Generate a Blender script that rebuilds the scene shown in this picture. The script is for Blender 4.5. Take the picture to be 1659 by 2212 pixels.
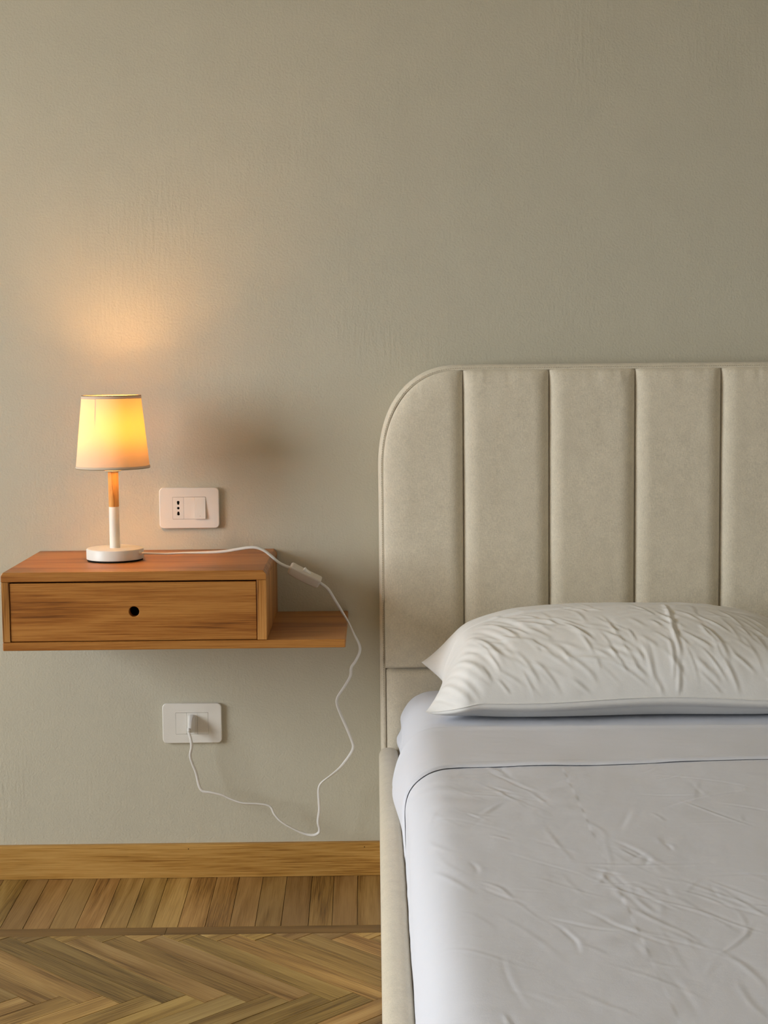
import bpy, bmesh, math, random
import numpy as np
from mathutils import Matrix, Vector, noise as mnoise

for o in list(bpy.data.objects):
    bpy.data.objects.remove(o, do_unlink=True)
scene = bpy.context.scene
COL = scene.collection

# ------------------------------------------------------------------ camera
F_PX, YAW, PITCH, ROLL = 3539.4, 0.0057, 0.094, 0.0099
cam = bpy.data.cameras.new('camera')
cam.sensor_fit = 'VERTICAL'; cam.sensor_height = 36.0; cam.sensor_width = 27.0
cam.lens = F_PX / 2212 * 36.0
cam.clip_start = 0.05; cam.clip_end = 50
cam_o = bpy.data.objects.new('camera', cam); COL.objects.link(cam_o)
fwd = Vector((math.sin(YAW) * math.cos(PITCH), math.cos(YAW) * math.cos(PITCH), -math.sin(PITCH)))
rgt = Vector((math.cos(YAW), -math.sin(YAW), 0)); dwn = fwd.cross(rgt)
r2 = math.cos(ROLL) * rgt + math.sin(ROLL) * dwn
d2 = -math.sin(ROLL) * rgt + math.cos(ROLL) * dwn
M = Matrix((r2, -d2, -fwd)).transposed().to_4x4(); M.translation = (0, -3.3975, 1.0924)
cam_o.matrix_world = M
scene.camera = cam_o

# ------------------------------------------------------------------ light
scene.view_settings.view_transform = 'Standard'
scene.view_settings.look = 'None'
scene.view_settings.gamma = 1.0
scene.view_settings.use_curve_mapping = False
scene.view_settings.exposure = 0.0
world = bpy.data.worlds.new('daylight_sky'); scene.world = world
world.use_nodes = True
world.node_tree.nodes['Background'].inputs[0].default_value = (0.90, 0.96, 1.0, 1)
world.node_tree.nodes['Background'].inputs[1].default_value = 15.6

WIN_X, WIN_Y0, WIN_Y1, WIN_Z0, WIN_Z1 = -3.9, -3.05, -1.15, 0.55, 2.60
wl = bpy.data.lights.new('window_daylight', 'AREA')
wl.shape = 'RECTANGLE'; wl.size = WIN_Z1 - WIN_Z0; wl.size_y = WIN_Y1 - WIN_Y0
wl.cycles.is_portal = True      # the sky outside is the light; this only guides its rays in
wlo = bpy.data.objects.new('window_daylight', wl); COL.objects.link(wlo)
wlo.location = (WIN_X - 0.05, (WIN_Y0 + WIN_Y1) / 2, (WIN_Z0 + WIN_Z1) / 2)
wlo.rotation_euler = (0, -math.pi / 2, 0)

BULB_POWER = 140.0

# ------------------------------------------------------------------ helpers
def tag(o, label=None, cat=None, group=None, kind=None):
    if label: o['label'] = label
    if cat: o['category'] = cat
    if group: o['group'] = group
    if kind: o['kind'] = kind
    return o

def empty(name, loc=(0, 0, 0)):
    o = bpy.data.objects.new(name, None); COL.objects.link(o); o.location = loc
    o.empty_display_size = 0.05
    return o

def link(name, me, mat, parent=None, loc=None):
    o = bpy.data.objects.new(name, me); COL.objects.link(o)
    if mat is not None and not me.materials: me.materials.append(mat)
    if loc is not None: o.location = loc
    if parent is not None:
        o.parent = parent
        # vertices are given in world space: undo the parents' offset
        off = Vector(parent.location); p = parent.parent
        while p is not None: off += Vector(p.location); p = p.parent
        o.location = Vector(o.location) - off
    return o

def smooth(me, on=True):
    me.polygons.foreach_set('use_smooth', [on] * len(me.polygons)); me.update()

def bm_obj(name, bm, mat, parent=None, sm=False, loc=None):
    bmesh.ops.recalc_face_normals(bm, faces=bm.faces)
    me = bpy.data.meshes.new(name); bm.to_mesh(me); bm.free()
    if sm: smooth(me)
    return link(name, me, mat, parent, loc)

def box_bm(x0, x1, y0, y1, z0, z1, bev=0.0, seg=2):
    bm = bmesh.new()
    bmesh.ops.create_cube(bm, size=1)
    for v in bm.verts:
        v.co = Vector(((x0 + x1) / 2 + v.co.x * (x1 - x0), (y0 + y1) / 2 + v.co.y * (y1 - y0), (z0 + z1) / 2 + v.co.z * (z1 - z0)))
    if bev > 0:
        bmesh.ops.bevel(bm, geom=bm.edges[:], offset=bev, segments=seg, profile=0.5, affect='EDGES')
    return bm

def grid_mesh(name, P, closed_u=False, closed_v=False):
    """P: (nu, nv, 3) array -> quad mesh"""
    nu, nv = P.shape[:2]
    iu = np.arange(nu if closed_u else nu - 1); iv = np.arange(nv if closed_v else nv - 1)
    A, B = np.meshgrid(iu, iv, indexing='ij')
    A2, B2 = (A + 1) % nu, (B + 1) % nv
    f = np.stack([A * nv + B, A2 * nv + B, A2 * nv + B2, A * nv + B2], -1).reshape(-1, 4)
    me = bpy.data.meshes.new(name)
    n = nu * nv
    me.vertices.add(n); me.vertices.foreach_set('co', P.reshape(-1).astype(np.float32))
    me.loops.add(len(f) * 4); me.loops.foreach_set('vertex_index', f.reshape(-1).astype(np.int32))
    me.polygons.add(len(f)); me.polygons.foreach_set('loop_start', (np.arange(len(f)) * 4).astype(np.int32))
    me.update(calc_edges=True)
    smooth(me)
    return me

def lathe(profile, cx, cy, n=64):
    """profile: list of (r, z); returns mesh grid array"""
    a = np.linspace(0, 2 * np.pi, n, endpoint=False)
    P = np.zeros((len(profile), n, 3))
    for i, (r, z) in enumerate(profile):
        P[i, :, 0] = cx + r * np.cos(a); P[i, :, 1] = cy + r * np.sin(a); P[i, :, 2] = z
    return P

def lathe_obj(name, profile, cx, cy, mat, parent, n=64, sharp=True):
    me = grid_mesh(name, lathe(profile, cx, cy, n), closed_v=True)
    bm = bmesh.new(); bm.from_mesh(me); bpy.data.meshes.remove(me)
    bmesh.ops.remove_doubles(bm, verts=bm.verts, dist=1e-6)
    bmesh.ops.recalc_face_normals(bm, faces=bm.faces)
    me = bpy.data.meshes.new(name); bm.to_mesh(me); bm.free(); smooth(me)
    if sharp: me.set_sharp_from_angle(angle=math.radians(40))
    return link(name, me, mat, parent)

def rr(w, h, r, cx=0, cz=0, k=6):
    """rounded rectangle loop, 4*k points"""
    pts = []
    for q, (sx, sz) in enumerate(((1, 1), (-1, 1), (-1, -1), (1, -1))):
        for i in range(k):
            a = math.pi / 2 * (q + i / (k - 1))
            pts.append((cx + sx * (w / 2 - r) + r * math.cos(a), cz + sz * (h / 2 - r) + r * math.sin(a)))
    return pts

def loops_bm(loops, cap0=True, cap1=True):
    """loops: list of lists of 3-D points, equal count, bridged in order"""
    bm = bmesh.new(); rows = [[bm.verts.new(p) for p in l] for l in loops]
    n = len(rows[0])
    for a, b in zip(rows, rows[1:]):
        for i in range(n):
            bm.faces.new((a[i], a[(i + 1) % n], b[(i + 1) % n], b[i]))
    if cap0: bm.faces.new(rows[0])
    if cap1: bm.faces.new(rows[-1])
    return bm

def sweep(points, a, b, twist=None, n=10):
    """tube with elliptical section along a smooth 3-D path"""
    P = np.array(points)
    T = np.gradient(P, axis=0); T /= np.linalg.norm(T, axis=1)[:, None]
    ref = np.array([0.03, 1.0, 0.05]); rows = []
    for i in range(len(P)):
        s = np.cross(T[i], ref); s /= np.linalg.norm(s); u = np.cross(s, T[i])
        tw = twist[i] if twist is not None else 0.0
        ang = np.linspace(0, 2 * np.pi, n, endpoint=False)
        e1 = math.cos(tw) * s + math.sin(tw) * u; e2 = -math.sin(tw) * s + math.cos(tw) * u
        rows.append(P[i] + np.outer(np.cos(ang) * a, e1) + np.outer(np.sin(ang) * b, e2))
    return np.array(rows)

def catmull(pts, per=8):
    P = np.array(pts, float); P = np.vstack([2 * P[0] - P[1], P, 2 * P[-1] - P[-2]]); out = []
    for i in range(1, len(P) - 2):
        p0, p1, p2, p3 = P[i - 1], P[i], P[i + 1], P[i + 2]
        for t in np.linspace(0, 1, per, endpoint=False):
            out.append(0.5 * (2 * p1 + (p2 - p0) * t + (2 * p0 - 5 * p1 + 4 * p2 - p3) * t * t + (3 * p1 - p0 - 3 * p2 + p3) * t ** 3))
    out.append(P[-2]); return np.array(out)

_rng = np.random.RandomState(7)
_tab = _rng.rand(256, 256)
def vnoise(x, y):
    xi, yi = np.floor(x).astype(int), np.floor(y).astype(int)
    fx, fy = x - xi, y - yi
    fx = fx * fx * fx * (fx * (fx * 6 - 15) + 10); fy = fy * fy * fy * (fy * (fy * 6 - 15) + 10)
    g = lambda a, b: _tab[a % 256, b % 256]
    return ((g(xi, yi) * (1 - fx) + g(xi + 1, yi) * fx) * (1 - fy) + (g(xi, yi + 1) * (1 - fx) + g(xi + 1, yi + 1) * fx) * fy) * 2 - 1
def fbm(x, y, o=4):
    s = 0; a = 1; 
    for k in range(o):
        s = s + a * vnoise(x * 2 ** k + 17.3 * k, y * 2 ** k + 9.1 * k); a *= 0.5
    return s
def sstep(a, b, x):
    t = np.clip((x - a) / (b - a), 0, 1); return t * t * (3 - 2 * t)

# ------------------------------------------------------------------ materials
def s2l(c):
    return tuple(((v / 255) / 12.92 if v / 255 <= 0.04045 else ((v / 255 + 0.055) / 1.055) ** 2.4) for v in c) + (1.0,)

def new_mat(name):
    m = bpy.data.materials.new(name); m.use_nodes = True
    nt = m.node_tree; b = nt.nodes['Principled BSDF']
    return m, nt, b

def nd(nt, t, **kw):
    n = nt.nodes.new(t)
    for k, v in kw.items():
        if k in n.inputs.keys(): n.inputs[k].default_value = v
        else: setattr(n, k, v)
    return n

def ramp(nt, stops):
    r = nt.nodes.new('ShaderNodeValToRGB')
    e = r.color_ramp.elements
    while len(e) < len(stops): e.new(0.5)
    for i, (p, c) in enumerate(stops): e[i].position = p; e[i].color = c
    return r

def plain(name, col, rough=0.5, spec=0.4, bump=0.0, bscale=400):
    m, nt, b = new_mat(name)
    b.inputs['Base Color'].default_value = col; b.inputs['Roughness'].default_value = rough
    b.inputs['Specular IOR Level'].default_value = spec
    if bump:
        tc = nd(nt, 'ShaderNodeTexCoord'); n = nd(nt, 'ShaderNodeTexNoise', Scale=bscale, Detail=3.0)
        bp = nd(nt, 'ShaderNodeBump', Strength=bump, Distance=0.001)
        nt.links.new(tc.outputs['Object'], n.inputs['Vector']); nt.links.new(n.outputs[0], bp.inputs['Height'])
        nt.links.new(bp.outputs[0], b.inputs['Normal'])
    return m

def plaster(name, col, strength=0.55):
    m, nt, b = new_mat(name)
    b.inputs['Roughness'].default_value = 0.85; b.inputs['Specular IOR Level'].default_value = 0.2
    tc = nd(nt, 'ShaderNodeTexCoord')
    n1 = nd(nt, 'ShaderNodeTexNoise', Scale=230.0, Detail=4.0, Roughness=0.55)
    n2 = nd(nt, 'ShaderNodeTexNoise', Scale=9.0, Detail=4.0, Roughness=0.5)
    # trowel strokes: stretched, tilted noise that only shows in patches
    mp = nd(nt, 'ShaderNodeMapping'); mp.inputs['Rotation'].default_value = (0, 0.6, 0); mp.inputs['Scale'].default_value = (130, 30, 18)
    n3 = nd(nt, 'ShaderNodeTexNoise', Scale=1.0, Detail=2.0)
    n4 = nd(nt, 'ShaderNodeTexNoise', Scale=3.1, Detail=1.0)
    r4 = ramp(nt, [(0.52, (0, 0, 0, 1)), (0.68, (1, 1, 1, 1))])
    mul = nd(nt, 'ShaderNodeMath', operation='MULTIPLY'); add = nd(nt, 'ShaderNodeMath', operation='ADD')
    nt.links.new(tc.outputs['Object'], n1.inputs['Vector']); nt.links.new(tc.outputs['Object'], n2.inputs['Vector'])
    nt.links.new(tc.outputs['Object'], mp.inputs['Vector']); nt.links.new(mp.outputs[0], n3.inputs['Vector'])
    nt.links.new(tc.outputs['Object'], n4.inputs['Vector']); nt.links.new(n4.outputs[0], r4.inputs[0])
    nt.links.new(n3.outputs[0], mul.inputs[0]); nt.links.new(r4.outputs[0], mul.inputs[1])
    nt.links.new(mul.outputs[0], add.inputs[0]); nt.links.new(n1.outputs[0], add.inputs[1])
    bp = nd(nt, 'ShaderNodeBump', Strength=strength, Distance=0.0017)
    nt.links.new(add.outputs[0], bp.inputs['Height'])
    bp2 = nd(nt, 'ShaderNodeBump', Strength=0.35, Distance=0.004)
    nt.links.new(n2.outputs[0], bp2.inputs['Height']); nt.links.new(bp.outputs[0], bp2.inputs['Normal'])
    nt.links.new(bp2.outputs[0], b.inputs['Normal'])
    mx = nd(nt, 'ShaderNodeMix', data_type='RGBA')
    mx.inputs[6].default_value = tuple(c * 0.96 for c in col[:3]) + (1,); mx.inputs[7].default_value = tuple(min(1, c * 1.04) for c in col[:3]) + (1,)
    nt.links.new(n2.outputs[0], mx.inputs[0]); nt.links.new(mx.outputs[2], b.inputs['Base Color'])
    return m

def wood(name, dark, mid, light, along='X', scale=1.0, rnd=0.25, rough=0.45, ring=14.0, spec=0.35, fine=0.5):
    """grain runs along one local axis; each object gets its own shift and tone"""
    m, nt, b = new_mat(name)
    tc = nd(nt, 'ShaderNodeTexCoord'); oi = nd(nt, 'ShaderNodeObjectInfo')
    add = nd(nt, 'ShaderNodeVectorMath', operation='ADD')
    cmb = nd(nt, 'ShaderNodeCombineXYZ')
    k = nd(nt, 'ShaderNodeMath', operation='MULTIPLY'); k.inputs[1].default_value = 37.0
    k2 = nd(nt, 'ShaderNodeMath', operation='MULTIPLY'); k2.inputs[1].default_value = 91.0
    nt.links.new(oi.outputs['Random'], k.inputs[0]); nt.links.new(oi.outputs['Random'], k2.inputs[0])
    for i in range(3): nt.links.new((k if i != 1 else k2).outputs[0], cmb.inputs[i])
    nt.links.new(tc.outputs['Object'], add.inputs[0]); nt.links.new(cmb.outputs[0], add.inputs[1])
    idx = 'XYZ'.index(along)
    st = [1.0, 1.0, 1.0]; st[idx] = 0.10
    mp = nd(nt, 'ShaderNodeMapping'); mp.inputs['Scale'].default_value = [s * scale for s in st]
    nt.links.new(add.outputs[0], mp.inputs['Vector'])
    # broad figure
    nA = nd(nt, 'ShaderNodeTexNoise', Scale=9.0, Detail=2.0, Roughness=0.45, Distortion=0.6)
    nt.links.new(mp.outputs[0], nA.inputs['Vector'])
    mulr = nd(nt, 'ShaderNodeMath', operation='MULTIPLY'); mulr.inputs[1].default_value = ring
    nt.links.new(nA.outputs[0], mulr.inputs[0])
    fr = nd(nt, 'ShaderNodeMath', operation='PINGPONG'); fr.inputs[1].default_value = 1.0
    nt.links.new(mulr.outputs[0], fr.inputs[0])
    # fine pores
    st2 = [420.0] * 3; st2[idx] = 7.0
    mp2 = nd(nt, 'ShaderNodeMapping'); mp2.inputs['Scale'].default_value = [s * scale for s in st2]
    nt.links.new(add.outputs[0], mp2.inputs['Vector'])
    nB = nd(nt, 'ShaderNodeTexNoise', Scale=1.0, Detail=3.0, Roughness=0.6)
    nt.links.new(mp2.outputs[0], nB.inputs['Vector'])
    mixv = nd(nt, 'ShaderNodeMix', data_type='FLOAT'); mixv.inputs[0].default_value = fine
    ps = nd(nt, 'ShaderNodeMapRange'); ps.inputs['From Min'].default_value = 0.30; ps.inputs['From Max'].default_value = 0.68
    nt.links.new(nB.outputs[0], ps.inputs[0])
    nt.links.new(fr.outputs[0], mixv.inputs[2]); nt.links.new(ps.outputs[0], mixv.inputs[3])
    rp = ramp(nt, [(0.10, dark), (0.40, mid), (0.80, light)])
    nt.links.new(mixv.outputs[0], rp.inputs[0])
    # slow tone drift and per-object tone
    nC = nd(nt, 'ShaderNodeTexNoise', Scale=3.0, Detail=1.0); nt.links.new(add.outputs[0], nC.inputs['Vector'])
    hsv = nd(nt, 'ShaderNodeHueSaturation')
    mr = nd(nt, 'ShaderNodeMapRange'); mr.inputs['To Min'].default_value = 1 - rnd; mr.inputs['To Max'].default_value = 1 + rnd
    nt.links.new(oi.outputs['Random'], mr.inputs[0])
    mC = nd(nt, 'ShaderNodeMapRange'); mC.inputs['To Min'].default_value = 0.85; mC.inputs['To Max'].default_value = 1.15
    nt.links.new(nC.outputs[0], mC.inputs[0])
    mm = nd(nt, 'ShaderNodeMath', operation='MULTIPLY'); nt.links.new(mr.outputs[0], mm.inputs[0]); nt.links.new(mC.outputs[0], mm.inputs[1])
    # a second, hashed random number for the hue
    hk = nd(nt, 'ShaderNodeMath', operation='MULTIPLY'); hk.inputs[1].default_value = 13.7
    hf = nd(nt, 'ShaderNodeMath', operation='FRACT'); nt.links.new(oi.outputs['Random'], hk.inputs[0]); nt.links.new(hk.outputs[0], hf.inputs[0])
    mh = nd(nt, 'ShaderNodeMapRange'); mh.inputs['To Min'].default_value = 0.5 - 0.006 * rnd / 0.25; mh.inputs['To Max'].default_value = 0.5 + 0.006 * rnd / 0.25
    nt.links.new(hf.outputs[0], mh.inputs[0]); nt.links.new(mh.outputs[0], hsv.inputs['Hue'])
    nt.links.new(mm.outputs[0], hsv.inputs['Value']); nt.links.new(rp.outputs[0], hsv.inputs['Color'])
    nt.links.new(hsv.outputs[0], b.inputs['Base Color'])
    b.inputs['Roughness'].default_value = rough; b.inputs['Specular IOR Level'].default_value = spec
    bp = nd(nt, 'ShaderNodeBump', Strength=0.25, Distance=0.0006)
    nt.links.new(mixv.outputs[0], bp.inputs['Height']); nt.links.new(bp.outputs[0], b.inputs['Normal'])
    return m

def fabric(name, col, weave=1500.0, bump=0.4, mott=0.10, sheen=0.25, vertical=True, crease=0.0):
    m, nt, b = new_mat(name)
    b.inputs['Roughness'].default_value = 0.95; b.inputs['Specular IOR Level'].default_value = 0.1
    b.inputs['Sheen Weight'].default_value = sheen; b.inputs['Sheen Roughness'].default_value = 0.5
    tc = nd(nt, 'ShaderNodeTexCoord')
    mp = nd(nt, 'ShaderNodeMapping'); mp.inputs['Scale'].default_value = (weave, weave, weave * (0.25 if vertical else 1.0))
    n1 = nd(nt, 'ShaderNodeTexNoise', Scale=1.0, Detail=2.0)
    mp2 = nd(nt, 'ShaderNodeMapping'); mp2.inputs['Scale'].default_value = (weave * 0.3, weave, weave)
    n2 = nd(nt, 'ShaderNodeTexNoise', Scale=1.0, Detail=2.0)
    n3 = nd(nt, 'ShaderNodeTexNoise', Scale=45.0, Detail=5.0, Roughness=0.65)
    for p, n in ((mp, n1), (mp2, n2)):
        nt.links.new(tc.outputs['Object'], p.inputs['Vector']); nt.links.new(p.outputs[0], n.inputs['Vector'])
    nt.links.new(tc.outputs['Object'], n3.inputs['Vector'])
    a = nd(nt, 'ShaderNodeMath', operation='ADD'); nt.links.new(n1.outputs[0], a.inputs[0]); nt.links.new(n2.outputs[0], a.inputs[1])
    a2 = nd(nt, 'ShaderNodeMath', operation='MULTIPLY_ADD'); a2.inputs[1].default_value = 0.7
    nt.links.new(n3.outputs[0], a2.inputs[0]); nt.links.new(a.outputs[0], a2.inputs[2])
    r = nd(nt, 'ShaderNodeMapRange'); r.inputs['From Min'].default_value = 0.9; r.inputs['From Max'].default_value = 1.8
    r.inputs['To Min'].default_value = 1 - mott; r.inputs['To Max'].default_value = 1 + mott
    nt.links.new(a2.outputs[0], r.inputs[0])
    h = nd(nt, 'ShaderNodeHueSaturation'); h.inputs['Color'].default_value = col
    nt.links.new(r.outputs[0], h.inputs['Value']); nt.links.new(h.outputs[0], b.inputs['Base Color'])
    bp = nd(nt, 'ShaderNodeBump', Strength=bump, Distance=0.0006)
    nt.links.new(a.outputs[0], bp.inputs['Height'])
    last = bp
    if crease:
        n5 = nd(nt, 'ShaderNodeTexNoise', Scale=38.0, Detail=4.0, Roughness=0.55, Distortion=1.2)
        nt.links.new(tc.outputs['Object'], n5.inputs['Vector'])
        b5 = nd(nt, 'ShaderNodeBump', Strength=crease, Distance=0.002)
        nt.links.new(n5.outputs[0], b5.inputs['Height']); nt.links.new(bp.outputs[0], b5.inputs['Normal']); last = b5
    nt.links.new(last.outputs[0], b.inputs['Normal'])
    return m

MAT = {}
MAT['wall'] = plaster('warm_grey_plaster', s2l((199, 193.5, 175.5)))
MAT['room_wall'] = plaster('room_plaster', s2l((208, 204, 192)))
MAT['ceiling'] = plaster('ceiling_plaster', s2l((226, 216, 198)))
MAT['white_plastic'] = plain('white_plastic', s2l((232, 228, 220)), 0.35, 0.45, 0.15, 900)
MAT['white_metal'] = plain('white_enamel', s2l((232, 230, 222)), 0.38, 0.5, 0.1, 1500)
MAT['cord'] = plain('white_cord', s2l((224, 221, 216)), 0.4, 0.4)
MAT['switch'] = plain('milky_switch_plastic', s2l((214, 205, 192)), 0.45, 0.4)
MAT['black'] = plain('black_void', (0.006, 0.005, 0.004, 1), 0.8, 0.1)
MAT['grey_mark'] = plain('grey_print', s2l((150, 145, 135)), 0.6, 0.2)
MAT['rim'] = plain('rim_wire', s2l((140, 122, 92)), 0.45, 0.4)
MAT['oak_floor'] = wood('oak_floor', s2l((116, 85, 40)), s2l((172, 137, 78)), s2l((206, 174, 114)), 'X', 1.0, 0.36, 0.38, 4.0, 0.4, 0.42)
MAT['oak_border'] = wood('oak_border', s2l((94, 64, 28)), s2l((148, 112, 58)), s2l((178, 142, 86)), 'X', 1.3, 0.34, 0.4, 6.0, 0.35, 0.45)
MAT['oak_strip'] = wood('oak_strip', s2l((88, 62, 32)), s2l((120, 90, 50)), s2l((140, 108, 64)), 'X', 1.0, 0.08, 0.45, 8.0, 0.3, 0.5)
MAT['oak_base'] = wood('oak_baseboard', s2l((140, 95, 40)), s2l((180, 134, 66)), s2l((200, 156, 88)), 'X', 1.6, 0.03, 0.45, 6.0, 0.3, 0.66)
MAT['teak'] = wood('honey_teak', s2l((112, 64, 21)), s2l((158, 97, 38)), s2l((186, 127, 62)), 'X', 1.5, 0.05, 0.4, 6.0, 0.4, 0.55)
MAT['teak_end'] = wood('honey_teak_upright', s2l((112, 66, 24)), s2l((168, 112, 52)), s2l((194, 140, 78)), 'Z', 1.3, 0.06, 0.42, 9.0, 0.35, 0.45)
MAT['stem_wood'] = wood('lamp_stem_wood', s2l((150, 92, 34)), s2l((206, 150, 78)), s2l((226, 178, 108)), 'Z', 3.5, 0.0, 0.45, 8.0, 0.35, 0.5)
MAT['uphol'] = fabric('beige_upholstery', s2l((219, 209, 189)), 750.0, 0.6, 0.15, 0.2)
MAT['sheet'] = fabric('white_jersey_sheet', s2l((227, 229, 238)), 1600.0, 0.18, 0.012, 0.1, False, 0.12)
MAT['pillow'] = fabric('white_cotton', s2l((236, 234, 231)), 1400.0, 0.2, 0.012, 0.1, True, 0.15)

def shade_mat():
    m, nt, b = new_mat('lampshade_cloth')
    nt.nodes.remove(b); out = nt.nodes['Material Output']
    tc = nd(nt, 'ShaderNodeTexCoord')
    mp = nd(nt, 'ShaderNodeMapping'); mp.inputs['Scale'].default_value = (500, 500, 2600)
    n = nd(nt, 'ShaderNodeTexNoise', Scale=1.0, Detail=2.0)
    nt.links.new(tc.outputs['Object'], mp.inputs['Vector']); nt.links.new(mp.outputs[0], n.inputs['Vector'])
    bp = nd(nt, 'ShaderNodeBump', Strength=0.2, Distance=0.0004); nt.links.new(n.outputs[0], bp.inputs['Height'])
    d = nd(nt, 'ShaderNodeBsdfDiffuse'); d.inputs['Color'].default_value = s2l((214, 200, 178))
    t = nd(nt, 'ShaderNodeBsdfTranslucent'); t.inputs['Color'].default_value = (1.0, 0.58, 0.045, 1)
    nt.links.new(bp.outputs[0], d.inputs['Normal'])
    mx = nd(nt, 'ShaderNodeMixShader'); mx.inputs[0].default_value = 0.072
    nt.links.new(d.outputs[0], mx.inputs[1]); nt.links.new(t.outputs[0], mx.inputs[2])
    nt.links.new(mx.outputs[0], out.inputs['Surface'])
    return m
MAT['shade'] = shade_mat()
def bulb_mat():
    m, nt, b = new_mat('bulb_glow')
    b.inputs['Base Color'].default_value = (0.9, 0.85, 0.75, 1)
    b.inputs['Emission Color'].default_value = (1.0, 0.52, 0.17, 1)
    b.inputs['Emission Strength'].default_value = BULB_POWER
    return m
MAT['bulb'] = bulb_mat()

# ------------------------------------------------------------------ room shell
RX0, RX1, RY0, RZ1 = -3.9, 2.3, -4.6, 2.7
def shell(name, x0, x1, y0, y1, z0, z1, mat):
    o = bm_obj(name, box_bm(x0, x1, y0, y1, z0, z1), mat); o['kind'] = 'structure'; return o
tag(shell('wall_back', RX0 - 0.1, RX1 + 0.1, 0.0, 0.12, -0.05, RZ1 + 0.1, MAT['wall']), 'warm grey plastered wall behind the bed and nightstand', 'wall')
tag(shell('wall_right', RX1, RX1 + 0.12, RY0, 0, 0, RZ1, MAT['room_wall']), 'plastered side wall beyond the bed', 'wall')
tag(shell('wall_front', RX0 - 0.1, RX1 + 0.1, RY0 - 0.12, RY0, 0, RZ1, MAT['room_wall']), 'plastered wall facing the bed head', 'wall')
tag(shell('ceiling', RX0 - 0.1, RX1 + 0.1, RY0 - 0.1, 0.0, RZ1, RZ1 + 0.1, MAT['ceiling']), 'plastered ceiling of the bedroom', 'ceiling')
# left wall with the window opening the daylight comes through
bm = bmesh.new()
def add_box(bm, x0, x1, y0, y1, z0, z1):
    b2 = box_bm(x0, x1, y0, y1, z0, z1); me = bpy.data.meshes.new('tmp'); b2.to_mesh(me); b2.free(); bm.from_mesh(me); bpy.data.meshes.remove(me)
add_box(bm, RX0 - 0.12, RX0, RY0, WIN_Y0, 0, RZ1); add_box(bm, RX0 - 0.12, RX0, WIN_Y1, 0, 0, RZ1)
add_box(bm, RX0 - 0.12, RX0, WIN_Y0, WIN_Y1, 0, WIN_Z0); add_box(bm, RX0 - 0.12, RX0, WIN_Y0, WIN_Y1, WIN_Z1, RZ1)
tag(bm_obj('wall_left', bm, MAT['room_wall']), 'plastered side wall with the window opening', 'wall', kind='structure')
bm = bmesh.new()
for (a, b_, c_, d_) in ((WIN_Y0, WIN_Y0 + 0.05, WIN_Z0, WIN_Z1), (WIN_Y1 - 0.05, WIN_Y1, WIN_Z0, WIN_Z1), (WIN_Y0, WIN_Y1, WIN_Z0, WIN_Z0 + 0.05), (WIN_Y0, WIN_Y1, WIN_Z1 - 0.05, WIN_Z1)):
    add_box(bm, RX0 - 0.03, RX0 + 0.01, a, b_, c_, d_)
tag(bm_obj('window_1', bm, MAT['white_metal']), 'white window frame in the side wall', 'window', kind='structure')

gr = bm_obj('ground', box_bm(-40, RX0 - 0.6, -25, 25, -3.4, -3.2), plain('warm_bounce_ground', s2l((150, 135, 110)), 0.9, 0.2))  # unseen ground, added to send dimmer warm light up through the window
tag(gr, 'unseen ground outside, added for the dim light it bounces through the window', 'ground', kind='structure')

# ------------------------------------------------------------------ floor
floor = shell('floor', RX0 - 0.1, RX1 + 0.1, RY0 - 0.1, 0.0, -0.06, -0.006, MAT['oak_strip'])
tag(floor, 'oak parquet floor with herringbone field and plank border', 'floor')
GAP = 0.0008
def clip_poly(poly, inside, inter):
    out = []
    for i in range(len(poly)):
        a, b = poly[i], poly[(i + 1) % len(poly)]
        ia, ib = inside(a), inside(b)
        if ia: out.append(a)
        if ia != ib: out.append(inter(a, b))
    return out
def clip_y(poly, ymax):
    return clip_poly(poly, lambda p: p[1] <= ymax, lambda a, b: (a[0] + (b[0] - a[0]) * (ymax - a[1]) / (b[1] - a[1]), ymax))
def plank(poly, ang, mat, rnd):
    """polygon in world xy -> thin board with its own local frame along the grain"""
    cx = sum(p[0] for p in poly) / len(poly); cy = sum(p[1] for p in poly) / len(poly)
    ca, sa = math.cos(-ang), math.sin(-ang)
    loc = [((x - cx) * ca - (y - cy) * sa, (x - cx) * sa + (y - cy) * ca) for x, y in poly]
    n = len(loc); zt = 0.0; e = 0.0006
    # eased top edge: shrink the top loop towards the middle
    def shr(p):
        r = math.hypot(*p); return (p[0] * (1 - e / max(r, e)), p[1] * (1 - e / max(r, e)))
    vs = [(x, y, -0.006) for x, y in loc] + [(x, y, -0.0004) for x, y in loc] + [(*shr(p), 0.0) for p in loc]
    fs = [tuple(range(2 * n, 3 * n))]
    for i in range(n):
        j = (i + 1) % n
        fs += [(i, j, n + j, n + i), (n + i, n + j, 2 * n + j, 2 * n + i)]
    me = bpy.data.meshes.new('plank'); me.from_pydata(vs, [], fs); me.update()
    o = link('plank', me, mat)
    o.location = (cx, cy, rnd.uniform(-0.0003, 0.0002)); o.rotation_euler = (0, 0, ang)
    o.parent = floor
    return o
rnd = random.Random(11)
# border planks square to the wall
edges = [-0.7337, -0.6889, -0.6379, -0.5877, -0.5385, -0.4883, -0.4399, -0.3898, -0.3369, -0.2894, -0.2401, -0.1899, -0.137, -0.0912, -0.0419, 0.007]
edges = [edges[0] - 0.0497 * k for k in range(14, 0, -1)] + edges + [edges[-1] + 0.0497 * k for k in range(1, 4)]
for a, b_ in zip(edges, edges[1:]):
    sk0, sk1 = -0.010 * (0.2 - a), -0.010 * (0.2 - b_)
    plank([(a + 0.0005, -0.316), (b_ - 0.0005, -0.316), (b_ - 0.0005 + sk1, -0.0005), (a + 0.0005 + sk0, -0.0005)], math.pi / 2, MAT['oak_border'], rnd)
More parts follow.
